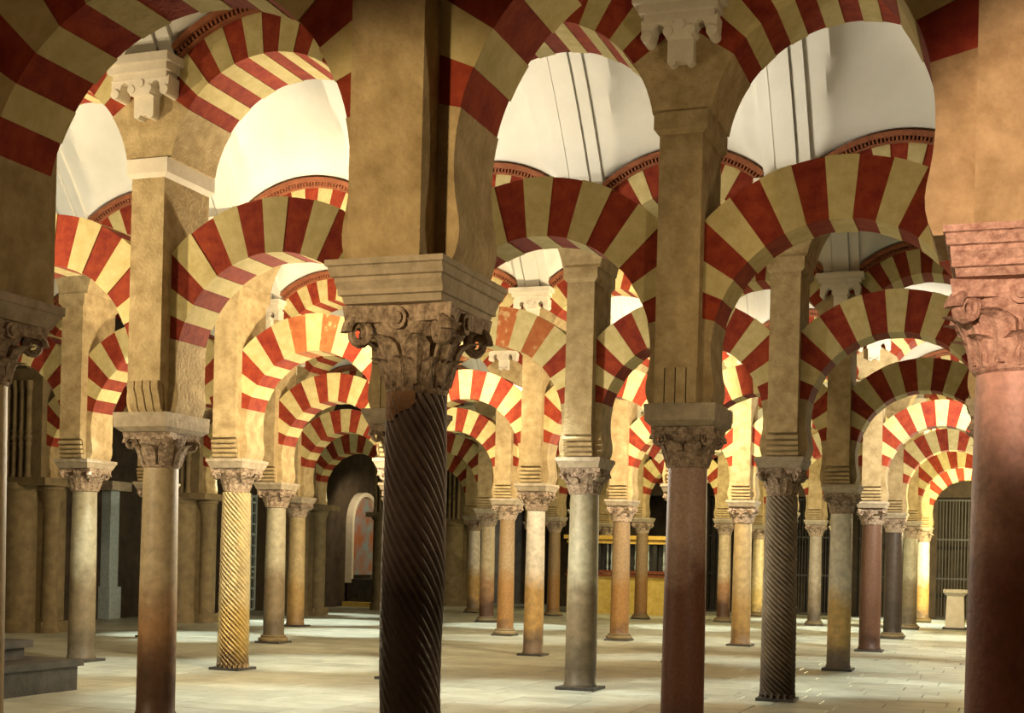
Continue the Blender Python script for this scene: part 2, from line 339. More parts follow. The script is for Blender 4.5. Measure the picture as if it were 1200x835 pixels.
# ------------------------------------------------------------------ wall above the upper arches
R_UX = 1.68; A_UP = math.radians(35)
def upper_wall(r, c0, c1):
    bm = bmesh.new()
    for c in range(c0, c1):
        xc = BAY * (c - 2) + 1.5
        zb = C_UP + R_UX * math.sin(A_UP); xe = R_UX * math.cos(A_UP)
        pts = [(-1.5, zb), (-xe, zb)]
        for i in range(1, 24):
            a = PI - A_UP - (PI - 2 * A_UP) * i / 24; pts.append((R_UX * math.cos(a), C_UP + R_UX * math.sin(a)))
        pts += [(xe, zb), (1.5, zb)]
        top = 8.5; hy = W_HY - 0.01
        F = [bm.verts.new((xc + x, -hy, z)) for x, z in pts]; B = [bm.verts.new((xc + x, hy, z)) for x, z in pts]
        FT = [bm.verts.new((xc + x, -hy, top)) for x, z in pts]; BT = [bm.verts.new((xc + x, hy, top)) for x, z in pts]
        for i in range(len(pts) - 1):
            bm.faces.new((F[i], F[i + 1], FT[i + 1], FT[i])); bm.faces.new((B[i + 1], B[i], BT[i], BT[i + 1]))
            bm.faces.new((F[i + 1], F[i], B[i], B[i + 1])); bm.faces.new((FT[i], FT[i + 1], BT[i + 1], BT[i]))
    o = put('wall_upper', mesh('wall_upper', bm, 'wall'), None, (0, r * NAVE, 0))
    return struct(o, 'plastered wall over the upper arches, ' + where_row_(r))

# ------------------------------------------------------------------ arches
NV_LO, A_LO = 15, math.radians(13.5)
NV_UP = 13
def ring_piece(r0, r1, cz, a0, a1, xmax=None, n=3):
    pts = [(r0 * math.cos(a0 + (a1 - a0) * i / n), cz + r0 * math.sin(a0 + (a1 - a0) * i / n)) for i in range(n + 1)]
    pts += [(r1 * math.cos(a1 - (a1 - a0) * i / n), cz + r1 * math.sin(a1 - (a1 - a0) * i / n)) for i in range(n + 1)]
    return clip(pts, xmax) if xmax else pts
LO_ME, UP_ME = [], []
for i in range(NV_LO):
    st = (PI - 2 * A_LO) / NV_LO; a0 = A_LO + st * i; red = (i % 2 == 0)
    bm = bmesh.new(); e = 0.007 if red else 0.0
    prism(bm, ring_piece(R_LO + e, R_LX - e, C_LO, a0, a0 + st, BAY / 2 - P_HX + 0.10), -A_HY + e, A_HY - e)
    LO_ME.append(mesh('voussoir', bm, 'red' if red else 'cream'))
for i in range(NV_UP):
    st = (PI - 2 * A_UP) / NV_UP; a0 = A_UP + st * i; red = (i % 2 == 0)
    bm = bmesh.new(); e = 0.007 if red else 0.0
    prism(bm, ring_piece(R_UP + e, R_UX, C_UP, a0, a0 + st), -W_HY + e, W_HY - e)
    UP_ME.append(mesh('voussoir', bm, 'red' if red else 'cream'))
LO_FADED = []
for i, me in enumerate(LO_ME):
    if i % 2 == 0 and 4 <= i <= 12: me = me.copy(); me.materials[0] = M['faded']
    LO_FADED.append(me)
LO_FADED2 = [LO_FADED[i] if i in (6, 8) else LO_ME[i] for i in range(NV_LO)]
SPR_ME = []
for s in (1, -1):
    bm = bmesh.new(); xo = BAY / 2 - P_HX + 0.10
    pts = [(xo, Z_IMP), (xo, C_LO + R_LO * math.sin(A_LO))]
    zs = C_LO + R_LO * math.sin(A_LO)
    pts[1] = (xo, C_LO + math.tan(A_LO) * xo)
    n = 9; low = math.asin((3.70 - C_LO) / R_LO)
    for i in range(n + 1):
        a = A_LO + (low - A_LO) * i / n; pts.append((R_LO * math.cos(a), C_LO + R_LO * math.sin(a)))
    xa = R_LO * math.cos(low); xb = xa + 0.035
    for i in range(1, 5):
        t = i / 4; pts.append((xa + (xb - xa) * t * t - 0.012 * math.sin(PI * t), 3.70 + (Z_IMP - 3.70) * t))
    bmesh_poly = [(s * x, z) for x, z in pts]
    prism(bm, bmesh_poly, -A_HY, A_HY)
    SPR_ME.append(mesh('springer', bm, 'stone', 30))
# brick moulding with dentils along the back of each upper arch
bm = bmesh.new()
def arc_band(bm, r0, r1, y0, y1, a0, a1, n):
    prev = None
    for i in range(n + 1):
        a = a0 + (a1 - a0) * i / n; c, s = math.cos(a), math.sin(a)
        ring = [bm.verts.new((r * c, y, C_UP + r * s)) for r, y in ((r0, y0), (r1, y0), (r1, y1), (r0, y1))]
        if prev:
            for k in range(4): bm.faces.new((prev[k], prev[(k + 1) % 4], ring[(k + 1) % 4], ring[k]))
        else: bm.faces.new(ring)
        prev = ring
    bm.faces.new(prev[::-1])
am = math.acos(1.17 / 1.80)
arc_band(bm, 1.76, 1.83, -W_HY - 0.10, -W_HY + 0.06, am, PI - am, 36)
arc_band(bm, 1.68, 1.705, -W_HY - 0.05, -W_HY + 0.06, am, PI - am, 36)
for i in range(46):
    a = am + (PI - 2 * am) * (i + 0.25) / 46
    arc_band(bm, 1.705, 1.762, -W_HY - 0.07, -W_HY + 0.05, a, a + (PI - 2 * am) / 46 * 0.5, 1)
CORN_ME = mesh('dentil_moulding', bm, 'dentil')

def lower_arch(r, c):
    o = thing('horseshoe_arch', 'striped lower horseshoe arch, %s, %s' % (where_row_(r), where_bay(c)), 'arch', (BAY * (c - 2) + 1.5, r * NAVE, 0), 'lower horseshoe arches of the arcades')
    for me in (LO_FADED if (r, c) == (2, 0) else LO_FADED2 if (r, c) == (2, -1) else LO_ME): put('voussoir', me, o, (0, random.uniform(-0.004, 0.004), 0))
    for me in SPR_ME: put('springer', me, o)
def upper_arch(r, c):
    o = thing('round_arch', 'striped upper round arch, %s, %s' % (where_row_(r), where_bay(c)), 'arch', (BAY * (c - 2) + 1.5, r * NAVE, 0), 'upper round arches of the arcades')
    for me in UP_ME: put('voussoir', me, o, (0, random.uniform(-0.004, 0.004), 0))
    put('dentil_moulding', CORN_ME, o, label='brown brick moulding with dentils')

# ------------------------------------------------------------------ piers
def pier_body_me():
    bm = bmesh.new()
    prof = [(-0.33, Z_IMP), (-0.34, 3.54), (-0.375, 3.775), (-P_HY, 3.80), (-P_HY, Z_PT), (P_HY, Z_PT), (P_HY, 3.80), (0.39, 3.54), (0.37, Z_IMP)]
    prism(bm, prof, -P_HX, P_HX, 'yz')
    return mesh('pier_body', bm, 'stone')
PIER = pier_body_me()
bm = bmesh.new(); box(bm, -0.205, 0.205, -0.48, 0.48, Z_IMP, Z_PT); PIER0 = mesh('pier_body', bm, 'stone')
bm = bmesh.new(); frustum(bm, (0.215, P_HY + 0.005, Z_PT), (0.262, P_HY + 0.035, Z_PT + 0.05)); frustum(bm, (0.262, P_HY + 0.035, Z_PT + 0.05), (0.262, P_HY + 0.035, Z_SPR - 0.03))
bmesh.ops.remove_doubles(bm, verts=bm.verts, dist=1e-5)
BAND = mesh('spring_band', bm, 'stone'); BAND_A = BAND.copy(); BAND_A.materials[0] = M['whitestone']
# springer block of the upper arches: fans out from the band to the first voussoirs
bm = bmesh.new()
pts = []
zb = C_UP + R_UX * math.sin(A_UP)
al = math.asin((Z_SPR - 0.03 - C_UP) / R_UP)
for i in range(8):
    a = al + (A_UP - al) * i / 7; pts.append((1.5 - R_UP * math.cos(a), C_UP + R_UP * math.sin(a)))
pts.append((1.5 - R_UX * math.cos(A_UP), zb))
poly = pts + [(-x, z) for x, z in pts[::-1]]
prism(bm, poly, -W_HY + 0.003, W_HY - 0.003)
FAN = mesh('springer_block', bm, 'stone')
ROLL_ME = []
for k in range(4):
    bm = bmesh.new(); z = Z_IMP + 0.045 + 0.075 * k; yy = -0.385 - 0.018 * k
    cyl(bm, (-P_HX - 0.012, yy, z), (P_HX + 0.012, yy, z), 0.031, 12)
    ROLL_ME.append(mesh('roll', bm, 'stone', 40))
RIBS_ME = []
for k in range(4):
    bm = bmesh.new(); x = -0.155 + 0.103 * k
    pr = [(-0.36, Z_IMP), (-0.40, 3.50), (-0.42, 3.56), (-0.44, 3.63), (-0.475, 3.71), (-0.475, 3.80), (-0.36, 3.80)]
    prism(bm, pr, x - 0.043, x + 0.043, 'yz')
    RIBS_ME.append(mesh('vertical_rib', bm, 'stone', 40))
FLAT_ME = []
for k in range(4):
    bm = bmesh.new(); x = -0.158 + 0.1053 * k
    box(bm, x - 0.047, x + 0.047, -P_HY - 0.012, -0.33, Z_IMP, 3.80); FLAT_ME.append(mesh('vertical_rib', bm, 'stone'))
# scrolled bracket that carries the pilaster
def bracket_mes():
    out = []
    bm = bmesh.new()
    y0, y1 = -W_HY - 0.17, -W_HY + 0.02
    prism(bm, [(-0.125, 6.70), (0.125, 6.70), (0.125, 6.95), (-0.125, 6.95)], y0 + 0.05, y1)
    for x in (-0.085, 0.085): cyl(bm, (x, y0 + 0.05, 6.705), (x, y1, 6.705), 0.042, 12)
    out.append(('stem', mesh('stem', bm, 'whitestone', 40)))
    bm = bmesh.new()
    half = [(0.125, 6.90), (0.135, 6.98), (0.165, 7.03), (0.205, 7.045), (0.24, 7.02), (0.255, 6.96), (0.265, 6.92), (0.36, 6.92), (0.37, 7.08)]
    prism(bm, half + [(-x, z) for x, z in half[::-1]], y0 - 0.03, y1)
    for x in (-0.315, 0.315): cyl(bm, (x, y0 - 0.045, 6.925), (x, y1, 6.925), 0.052, 16)
    for x in (-0.11, 0.11): cyl(bm, (x, y0 - 0.04, 6.96), (x, y1, 6.96), 0.045, 16)
    cyl(bm, (0, y0 - 0.045, 7.02), (0, y1, 7.02), 0.05, 16)
    out.append(('scroll', mesh('scroll', bm, 'whitestone', 40)))
    bm = bmesh.new()
    for (hx, dep, z0, z1) in ((0.34, 0.21, 7.06, 7.13), (0.38, 0.27, 7.13, 7.21), (0.43, 0.33, 7.21, 7.30)):
        box(bm, -hx, hx, -W_HY - dep, -W_HY + 0.02, z0, z1)
    out.append(('cornice', mesh('cornice', bm, 'whitestone')))
    bm = bmesh.new()
    prof = [(-0.33, 0.0), (-0.33, 0.06), (-0.165, 0.06), (-0.165, 0.045), (-0.14, 0.045), (-0.14, 0.10), (0.14, 0.10), (0.14, 0.045), (0.165, 0.045), (0.165, 0.06), (0.33, 0.06), (0.33, 0.0)]
    A = [bm.verts.new((x, -W_HY - d, 7.29)) for x, d in prof]; B = [bm.verts.new((x, -W_HY - d, 7.52)) for x, d in prof]
    for i in range(len(prof) - 1): bm.faces.new((A[i], A[i + 1], B[i + 1], B[i]))
    bm.faces.new(A); bm.faces.new(B[::-1])
    out.append(('pilaster', mesh('pilaster', bm, 'white')))
    return out
BRACKET = bracket_mes()
def pier(r, c):
    x, y, _ = cpos(r, c)
    o = thing('arcade_pier', 'stone pier, %s, %s' % (where_row_(r), where_col(c)), 'pier', (BAY * (c - 2), y, 0), 'stone piers of the arcades')
    b = put('pier_body', PIER if r else PIER0, o, (x - BAY * (c - 2), 0, 0) if r == 0 else (0, 0, 0))
    if (r, c) in ((1, 0), (1, 2), (1, 1)):
        for me in (RIBS_ME if c == 0 else FLAT_ME): put('vertical_rib', me, b)
    elif r > 0:
        for me in ROLL_ME: put('roll', me, b)
    put('spring_band', BAND_A if (r, c) == (1, 0) else BAND, o); put('springer_block', FAN, o)
    br = None
    for nm, me in BRACKET:
        if br is None: br = put(nm, me, o)
        else: put(nm, me, o)

# ------------------------------------------------------------------ columns
def leaf_bm(bm, w_, h_, slope, curl, M4, lobes=3.0, n=6, mlev=7):
    def P(u, v):
        ww = w_ * (0.62 + 0.38 * math.sin(PI * (0.12 + 0.8 * v))) * (1 - 0.42 * (max(0, v - 0.7) / 0.3) ** 2)
        if lobes: ww *= 1 + 0.13 * math.cos(2 * PI * lobes * v)
        k = max(0.0, v - 0.55) / 0.45
        yy = slope * v * h_ + curl * k * k + 0.02 * (1 - abs(u)) - (0.012 * abs(math.sin(PI * 2 * u)) if lobes else 0)
        zz = h_ * (v - 0.16 * k * k * k)
        return Vector((u * ww, yy, zz))
    F = [[bm.verts.new(M4 @ P(-1 + 2 * i / n, j / mlev)) for i in range(n + 1)] for j in range(mlev + 1)]
    B = [[bm.verts.new(M4 @ (P(-1 + 2 * i / n, j / mlev) - Vector((0, 0.035, 0)))) for i in range(n + 1)] for j in range(mlev + 1)]
    for j in range(mlev):
        for i in range(n):
            bm.faces.new((F[j][i], F[j][i + 1], F[j + 1][i + 1], F[j + 1][i])); bm.faces.new((B[j][i + 1], B[j][i], B[j + 1][i], B[j + 1][i + 1]))
        bm.faces.new((F[j][0], F[j + 1][0], B[j + 1][0], B[j][0])); bm.faces.new((F[j + 1][n], F[j][n], B[j][n], B[j + 1][n]))
    for i in range(n):
        bm.faces.new((F[mlev][i], F[mlev][i + 1], B[mlev][i + 1], B[mlev][i])); bm.faces.new((F[0][i + 1], F[0][i], B[0][i], B[0][i + 1]))
RT = 0.285; H_CAP = Z_ABA - Z_CAP
def bell_r(r0, t): return r0 + (RT - r0) * t ** 1.7
def volute_bm(bm, M4):
    # small scroll: coil of tapering tube in the radial plane
    prev = None; n = 22
    for i in range(n + 1):
        t = i / n; a = t * 3.3 * PI; rr = 0.07 * (1 - 0.72 * t); tr = 0.03 * (1 - 0.5 * t)
        c = Vector((0, rr * math.cos(a), rr * math.sin(a)))
        rad = Vector((0, math.cos(a), math.sin(a)))
        ring = [bm.verts.new(M4 @ (c + rad * tr * math.cos(q * PI / 3) + Vector((1, 0, 0)) * 1.7 * tr * math.sin(q * PI / 3))) for q in range(6)]
        if prev:
            for q in range(6): bm.faces.new((prev[q], prev[(q + 1) % 6], ring[(q + 1) % 6], ring[q]))
        else: bm.faces.new(ring)
        prev = ring
    bm.faces.new(prev[::-1])
def cap_parts(r0, style):
    """list of (name, drawing function, z angle list) for a capital whose foot is at z = 0"""
    H = H_CAP
    def bell(bm):
        prof = [(r0 * 1.03, 0), (r0 * 1.10, 0.012), (r0 * 1.10, 0.03), (r0 * 1.0, 0.042)]
        prof += [(bell_r(r0, i / 10), 0.042 + (H - 0.042 - 0.06) * i / 10) for i in range(11)]
        lathe(bm, prof, 32)
        # abacus with hollowed sides
        hw = 0.305; pts = []
        for s in range(4):
            for i in range(9):
                t = -1 + 2 * i / 8.0
                if i == 8: continue
                d = hw - 0.05 * (1 - t * t); p = (t * hw * 0.97, -d); a = s * PI / 2
                pts.append((p[0] * math.cos(a) - p[1] * math.sin(a), p[0] * math.sin(a) + p[1] * math.cos(a)))
        A = [bm.verts.new((x, y, H - 0.075)) for x, y in pts]; B = [bm.verts.new((x * 1.04, y * 1.04, H)) for x, y in pts]
        bm.faces.new(A[::-1]); bm.faces.new(B)
        for i in range(len(pts)): bm.faces.new((A[i], A[(i + 1) % len(pts)], B[(i + 1) % len(pts)], B[i]))
    lo_w = r0 * 0.38
    if style == 'smooth':
        tiers = [(lo_w * 1.15, 0.27, 0.38, 0.07, 0.03, 8, 0.0, 0)]
    else:
        tiers = [(lo_w * 1.05, 0.16, 0.15, 0.075, 0.025, 8, 0.0, 3.0), (lo_w * 1.15, 0.255, 0.30, 0.085, 0.04, 8, PI / 8, 3.0)]
    return bell, tiers
CAP_CACHE = {}
def capital(r0, style, detailed, mkey):
    key = (round(r0, 3), style, detailed, mkey)
    if key in CAP_CACHE: return CAP_CACHE[key]
    bell, tiers = cap_parts(r0, style)
    kids = []
    bm = bmesh.new(); bell(bm)
    for (lw, lh, sl, cu, z0, n, ph, lob) in tiers:
        base = Matrix.Translation((0, r0 * 1.0 + 0.012, z0))
        if detailed:
            b2 = bmesh.new(); leaf_bm(b2, lw, lh, sl, cu, base, lob); me = mesh('leaf', b2, mkey, 50)
            for i in range(n): kids.append(('leaf', me, ph + 2 * PI * i / n))
        else:
            for i in range(n): leaf_bm(bm, lw, lh, sl, cu, Matrix.Rotation(ph + 2 * PI * i / n, 4, 'Z') @ base, 0, 2, 4)
    vb = Matrix.Translation((0, 0.345, H_CAP - 0.12))
    if detailed:
        b2 = bmesh.new(); volute_bm(b2, vb); me = mesh('volute', b2, mkey, 50)
        for i in range(4): kids.append(('volute', me, PI / 4 + PI / 2 * i))
    else:
        for i in range(4): volute_bm(bm, Matrix.Rotation(PI / 4 + PI / 2 * i, 4, 'Z') @ vb)
    if style != 'smooth':
        b2 = bmesh.new() if detailed else bm
        for a_ in range(1 if detailed else 4):
            R4 = Matrix.Rotation(PI / 2 * a_, 4, 'Z')
            for rr_, yy_ in ((0.052, 0.285), (0.03, 0.30)): cyl(b2, R4 @ Vector((0, 0.2, H_CAP - 0.06)), R4 @ Vector((0, yy_, H_CAP - 0.06)), rr_, 12)
        if detailed:
            me = mesh('rosette', b2, mkey, 40)
            for i in range(4): kids.append(('rosette', me, PI / 2 * i))
    CAP_CACHE[key] = (mesh('capital', bm, mkey, 40), kids)
    return CAP_CACHE[key]
def shaft_me(r0, material, spiral=None, rows=14):
    bm = bmesh.new(); H = Z_CAP - 0.12
    prof = []
    nr = 230 if spiral else rows
    for i in range(nr + 1):
        t = i / nr; r = r0 * (1.06 - 0.11 * t + 0.02 * math.sin(PI * t))
        if i == 0: prof.append((r * 1.07, 0.0)); prof.append((r * 1.05, 0.05))
        prof.append((r, 0.06 + (H - 0.06) * t))
    fn = None; n = 40
    if spiral:
        cnt, tw, amp, zfade = spiral; n = cnt * 18
        rnd = random.Random(3)
        ph = [rnd.uniform(0, 6.28) for _ in range(12)]
        def fn(phi, z, r):
            k = 1.0 if z > zfade else max(0.25, 1 - (zfade - z) * 2.0)
            s = math.sin(cnt * phi + tw * cnt * z)
            wob = 0.0 if zfade <= 0 else (0.012 if z > zfade else 0.045) * sum(math.sin(m * phi + ph[m] + z * (3 + 2 * m)) / (m + 1) for m in range(1, 6))
            return r * (1 + amp * k * (abs(s) * 2 - 1) * 0.5 + wob)
    lathe(bm, prof, n, fn)
    return mesh('shaft', bm, material, 60 if not spiral else 80)
IMP = {}
def impost_me(kind):
    if kind in IMP: return IMP[kind]
    bm = bmesh.new(); m = 'impost'
    if kind == 'plain':
        frustum(bm, (0.30, 0.35, Z_ABA), (0.335, 0.41, Z_IMP - 0.055)); frustum(bm, (0.345, 0.42, Z_IMP - 0.055), (0.345, 0.42, Z_IMP))
    elif kind == 'block':
        frustum(bm, (0.295, 0.36, 3.25), (0.345, 0.43, 3.30)); frustum(bm, (0.345, 0.43, 3.30), (0.350, 0.44, Z_IMP))
    else:
        lv = [(0.28, 0.35, 3.25), (0.285, 0.37, 3.285), (0.30, 0.39, 3.29), (0.30, 0.39, 3.315), (0.305, 0.42, 3.355), (0.305, 0.42, 3.375), (0.32, 0.44, 3.38), (0.325, 0.465, 3.425), (0.335, 0.48, 3.43), (0.335, 0.48, Z_IMP)]
        for a, b in zip(lv, lv[1:]): frustum(bm, a, b)
        if kind == 'pink': m = 'pinkcap'
    bmesh.ops.remove_doubles(bm, verts=bm.verts, dist=1e-5)
    IMP[kind] = mesh('impost', bm, m); return IMP[kind]
bm = bmesh.new(); box(bm, -0.27, 0.27, -0.27, 0.27, -0.02, 0.045); PLINTH = mesh('plinth', bm, 'darkstone')
bm = bmesh.new()
lathe(bm, [(0.29, 0.0), (0.305, 0.03), (0.29, 0.07), (0.25, 0.085), (0.26, 0.11), (0.235, 0.13)], 32); BASE = mesh('base_ring', bm, 'brownstone', 50)
# (row, column): radius, marble, spiral, capital style, impost, material of capital, words
KIND = {
 (0, 2): (0.160, 'slate', (11, 3.7, 0.20, 1.8), 'acanthus', 'cornice', 'capital', 'dark spiral-fluted column with eroded lower shaft'),
 (0, 3): (0.205, 'pink', None, 'acanthus', 'pink', 'pinkcap', 'pink marble column with carved leafy capital'),
 (1, 0): (0.205, 'tan', None, 'smooth', 'block', 'capital', 'smooth tan column with plain broad-leaf capital'),
 (1, 2): (0.202, 'umber', None, 'acanthus', 'block', 'capital', 'dark umber granite column'),
 (2, 1): (0.225, 'olive', None, 'acanthus', 'plain', 'capital', 'olive grey marble column'),
 (2, 2): (0.198, 'grey', (8, 5.3, 0.42, 0), 'acanthus', 'plain', 'capital', 'grey column with dense spiral flutes'),
 (2, -1): (0.208, 'honey', (9, 4.4, 0.38, 0), 'acanthus', 'plain', 'capital', 'honey-coloured column with spiral flutes'),
 (2, -2): (0.215, 'olive', None, 'acanthus', 'plain', 'capital', 'olive grey marble column'),
 (3, 2): (0.205, 'pale', None, 'acanthus', 'plain', 'capital', 'pale grey column stained yellow and black below'),
 (3, 0): (0.190, 'white', None, 'acanthus', 'plain', 'capital', 'white column turning ochre and black below'),
 (3, -2): (0.215, 'olive', None, 'acanthus', 'plain', 'capital', 'grey marble column on a ring base'),
 (4, 0): (0.22, 'orange', None, 'acanthus', 'plain', 'capital', 'orange-brown marble column'),
 (4, 1): (0.215, 'ochre', None, 'acanthus', 'plain', 'capital', 'ochre marble column'),
 (4, 2): (0.23, 'red', None, 'acanthus', 'plain', 'capital', 'red-brown marble column'),
 (4, -1): (0.20, 'orange', None, 'acanthus', 'plain', 'capital', 'brown marble column'),
 (4, -3): (0.22, 'ochre', None, 'acanthus', 'plain', 'capital', 'ochre marble column'),
 (5, 2): (0.235, 'dusk', None, 'acanthus', 'plain', 'capital', 'near-black marble column'),
 (6, 2): (0.22, 'olive', None, 'acanthus', 'plain', 'capital', 'olive grey marble column'),
 (6, 1): (0.20, 'grey', None, 'acanthus', 'plain', 'capital', 'grey marble column'),
 (7, 2): (0.24, 'white', None, 'acanthus', 'plain', 'capital', 'whitish marble column'),
 (7, 0): (0.22, 'honey', None, 'acanthus', 'plain', 'capital', 'honey-coloured marble column'),
}
NAMES = {'tan': 'tan', 'olive': 'olive grey', 'grey': 'grey', 'ochre': 'ochre', 'orange': 'orange-brown', 'pale': 'pale grey', 'white': 'whitish', 'umber': 'umber'}
SH = {}
rk = random.Random(11)
def column(r, c):
    if (r, c) in KIND: rad, mk, sp, st, im, cm, words_ = KIND[(r, c)]
    else:
        mk = rk.choice(['tan', 'olive', 'grey', 'ochre', 'pale', 'orange', 'white']); rad, sp, st, im, cm = 0.21, None, 'acanthus', 'plain', 'capital'
        words_ = NAMES[mk] + ' marble column'
    lab = words_ if (r, c) in ((0, 2),) else '%s, %s, %s' % (words_, where_row_(r), where_col(c))
    if (r, c) == (0, 3): lab = words_ + ', one bay from the dark spiral column'
    if len(lab.replace(',', '').split()) > 16: lab = lab.replace(' behind the spiral column', ' behind spiral column').replace('marble column', 'column')
    if len(lab.split()) > 16: lab = lab.replace(' stained yellow and black below', ' stained below').replace(' turning ochre and black below', ' stained below').replace(' with plain broad-leaf capital', '').replace(' with dense spiral flutes', ' with spiral flutes').replace(' on a ring base', '')
    o = thing('marble_column', lab, 'column', cpos(r, c), 'columns of the arcades')
    ring = (r, c) in ((3, -2), (4, 0), (4, -1)) or r >= 5
    key = (rad, mk, sp)
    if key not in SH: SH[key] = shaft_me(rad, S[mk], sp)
    zc_ = {(0, 2): 2.80, (0, 3): 2.84, (1, 0): 2.86, (1, 2): 2.86}.get((r, c), Z_CAP)
    put('plinth', PLINTH, o, (0, 0, 0), scale=(rad / 0.2, rad / 0.2, 1.0))
    if ring: put('base_ring', BASE, o, (0, 0, 0.045), scale=(rad / 0.2, rad / 0.2, 1.0))
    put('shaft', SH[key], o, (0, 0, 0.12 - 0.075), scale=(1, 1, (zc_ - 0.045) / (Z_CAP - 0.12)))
    zc = {(0, 2): 2.80, (0, 3): 2.84, (1, 0): 2.86, (1, 2): 2.86}.get((r, c), Z_CAP)
    rq = 0.16 if rad < 0.18 else (0.2 if rad < 0.212 else 0.225)
    me, kids = capital(rq * 0.96, st, r <= 3, cm)
    cp = put('capital', me, o, (0, 0, zc), scale=(1, 1, ((Z_ABA if im == 'plain' else 3.25) - zc) / H_CAP))
    for nm, km, a in kids: put(nm, km, cp, (0, 0, 0), a)
    put('impost', impost_me(im), o)
    return o
for r in ROWS:
    c0 = CMIN[r]
    for c in range(c0, CMAX + 1):
        if not (c == -4 and r >= 3):
            column(r, c); pier(r, c)
    for c in range(c0, CMAX):
        lower_arch(r, c); upper_arch(r, c)
    upper_wall(r, c0, CMAX)
# broken mortar patch round the neck of the spiral column
sp = [o for o in bpy.data.objects if o.name.startswith('marble_column') and o.get('label', '').startswith('dark spiral-fluted')][0]
bm = bmesh.new()
rings = []
for j in range(6):
    z = 2.66 + 0.15 * j / 5; row = []
    for i in range(21):
        a = math.radians(195 + 95 * i / 20)
        zz = z + (1 - j / 5) * (0.012 * math.sin(i * 0.6) + 0.09 * max(0, (i - 11) / 9)) 
        rr = 0.166 + 0.006 * math.sin(i * 1.7 + j * 2.1)
        row.append(bm.verts.new((rr * math.cos(a), rr * math.sin(a), zz)))
    rings.append(row)
for a, b in zip(rings, rings[1:]):
    for i in range(20): bm.faces.new((a[i], a[i + 1], b[i + 1], b[i]))
o = put('mortar_patch', mesh('mortar_patch', bm, 'patch', 60), sp); o['label'] = 'brown broken mortar patch'

# ------------------------------------------------------------------ clustered piers along the plinth side
def clustered_pier(r):
    o = thing('clustered_pier', 'massive clustered pier with half-round shafts, ' + where_row_(r), 'pier', (BAY * -6 - 0.1, r * NAVE, 0), 'clustered piers by the side chapels')
    bm = bmesh.new(); box(bm, -0.62, 0.35, -0.42, 0.42, 0.25, 3.35); put('core', mesh('core', bm, 'brownstone'), o)
    bm = bmesh.new(); box(bm, -0.72, 0.45, -0.5, 0.5, -0.02, 0.25); put('plinth', mesh('plinth', bm, 'brownstone'), o)
    bm = bmesh.new()
    lathe(bm, [(0.48, -0.02), (0.48, 0.22), (0.44, 0.26), (0.42, 0.34), (0.42, 3.22), (0.46, 3.26), (0.49, 3.33), (0.49, 3.40)], 36, None, -0.2, -0.5)
    put('half_round_shaft', mesh('half_round_shaft', bm, 'brownstone', 40), o)
    bm = bmesh.new()
    lathe(bm, [(0.24, -0.02), (0.24, 0.08), (0.19, 0.14), (0.18, 2.85), (0.20, 2.90), (0.19, 2.95), (0.27, 3.25), (0.30, 3.27), (0.30, 3.35)], 28, None, 0.45, -0.25)
    put('attached_column', mesh('attached_column', bm, 'brownstone', 40), o)
    bm = bmesh.new(); box(bm, -0.78, 0.80, -0.92, 0.5, 3.35, 3.52); put('cornice', mesh('cornice', bm, 'brownstone'), o)
    bm = bmesh.new(); box(bm, -0.66, 0.30, -0.45, 0.45, 3.52, 6.04); put('upper_core', mesh('upper_core', bm, 'brownstone'), o)
    put('spring_band', BAND, o, (0.1, 0, 0)); put('springer_block', FAN, o, (0.1, 0, 0))
    for nm, me in BRACKET: put(nm, me, o, (0.1, 0, 0))
    for k in range(4):
        bm = bmesh.new(); x = -0.58 + 0.19 * k
        lathe(bm, [(0.085, 3.52), (0.085, 3.60), (0.065, 3.64), (0.065, 4.25), (0.085, 4.30), (0.06, 4.36), (0.095, 4.45), (0.06, 4.54), (0.085, 4.6), (0.065, 4.66), (0.065, 5.5), (0.09, 5.6), (0.09, 5.75)], 14, None, x, -0.52)
        put('colonnette', mesh('colonnette', bm, 'brownstone', 40), o)
    return o
for r in (3, 4, 5, 6, 7): clustered_pier(r)

# ------------------------------------------------------------------ outer walls
def wall(name, x0, x1, y0, y1, z1, m, label):
    bm = bmesh.new(); box(bm, x0, x1, y0, y1, -0.2, z1); return struct(put(name, mesh(name, bm, m)), label)
YF = 49.6
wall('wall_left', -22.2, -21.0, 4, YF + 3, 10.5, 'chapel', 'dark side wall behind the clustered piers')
# far wall: piers and lintel around grilled chapel openings
fw_ = None
bm = bmesh.new(); box(bm, -21.0, 9.0, YF, YF + 0.7, 4.75, 10.5)
xs = [BAY * k for k in range(-7, 4)]
for x in xs: box(bm, x - 0.28, x + 0.28, YF, YF + 0.7, -0.2, 4.75)
box(bm, -22, 9.6, YF + 2.4, YF + 2.8, -0.2, 10)
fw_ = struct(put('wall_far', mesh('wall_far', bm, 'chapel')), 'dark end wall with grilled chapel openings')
def grille(x, w_, h_, y, words_, m='iron', dx=0.115, rz=0, bar=0.016, name='iron_grille'):
    o = thing(name, words_, 'grille', (x, y, 0), 'chapel grilles' if name == 'iron_grille' else None, rz)
    n = int(w_ / dx)
    bm = bmesh.new(); box(bm, -bar, bar, -bar, bar, 0.05, h_); vb = mesh('upright_bar', bm, m)
    for i in range(n + 1): put('upright_bar', vb, o, (-w_ / 2 + w_ * i / n, 0, 0))
    bm = bmesh.new(); box(bm, -w_ / 2, w_ / 2, -0.024, 0.024, -0.035, 0.035); hb = mesh('cross_bar', bm, m)
    k = 3
    for i in range(k + 1): put('cross_bar', hb, o, (0, 0, 0.06 + (h_ - 0.12) * i / k))
    return o
for i, x in enumerate(xs[:-1]):
    if -9.5 < x < 6: grille(x + 1.5, 2.44, 4.7, YF + 0.15, 'dark iron grille closing a chapel, end wall, %s' % where_bay(int(x / BAY) + 2))

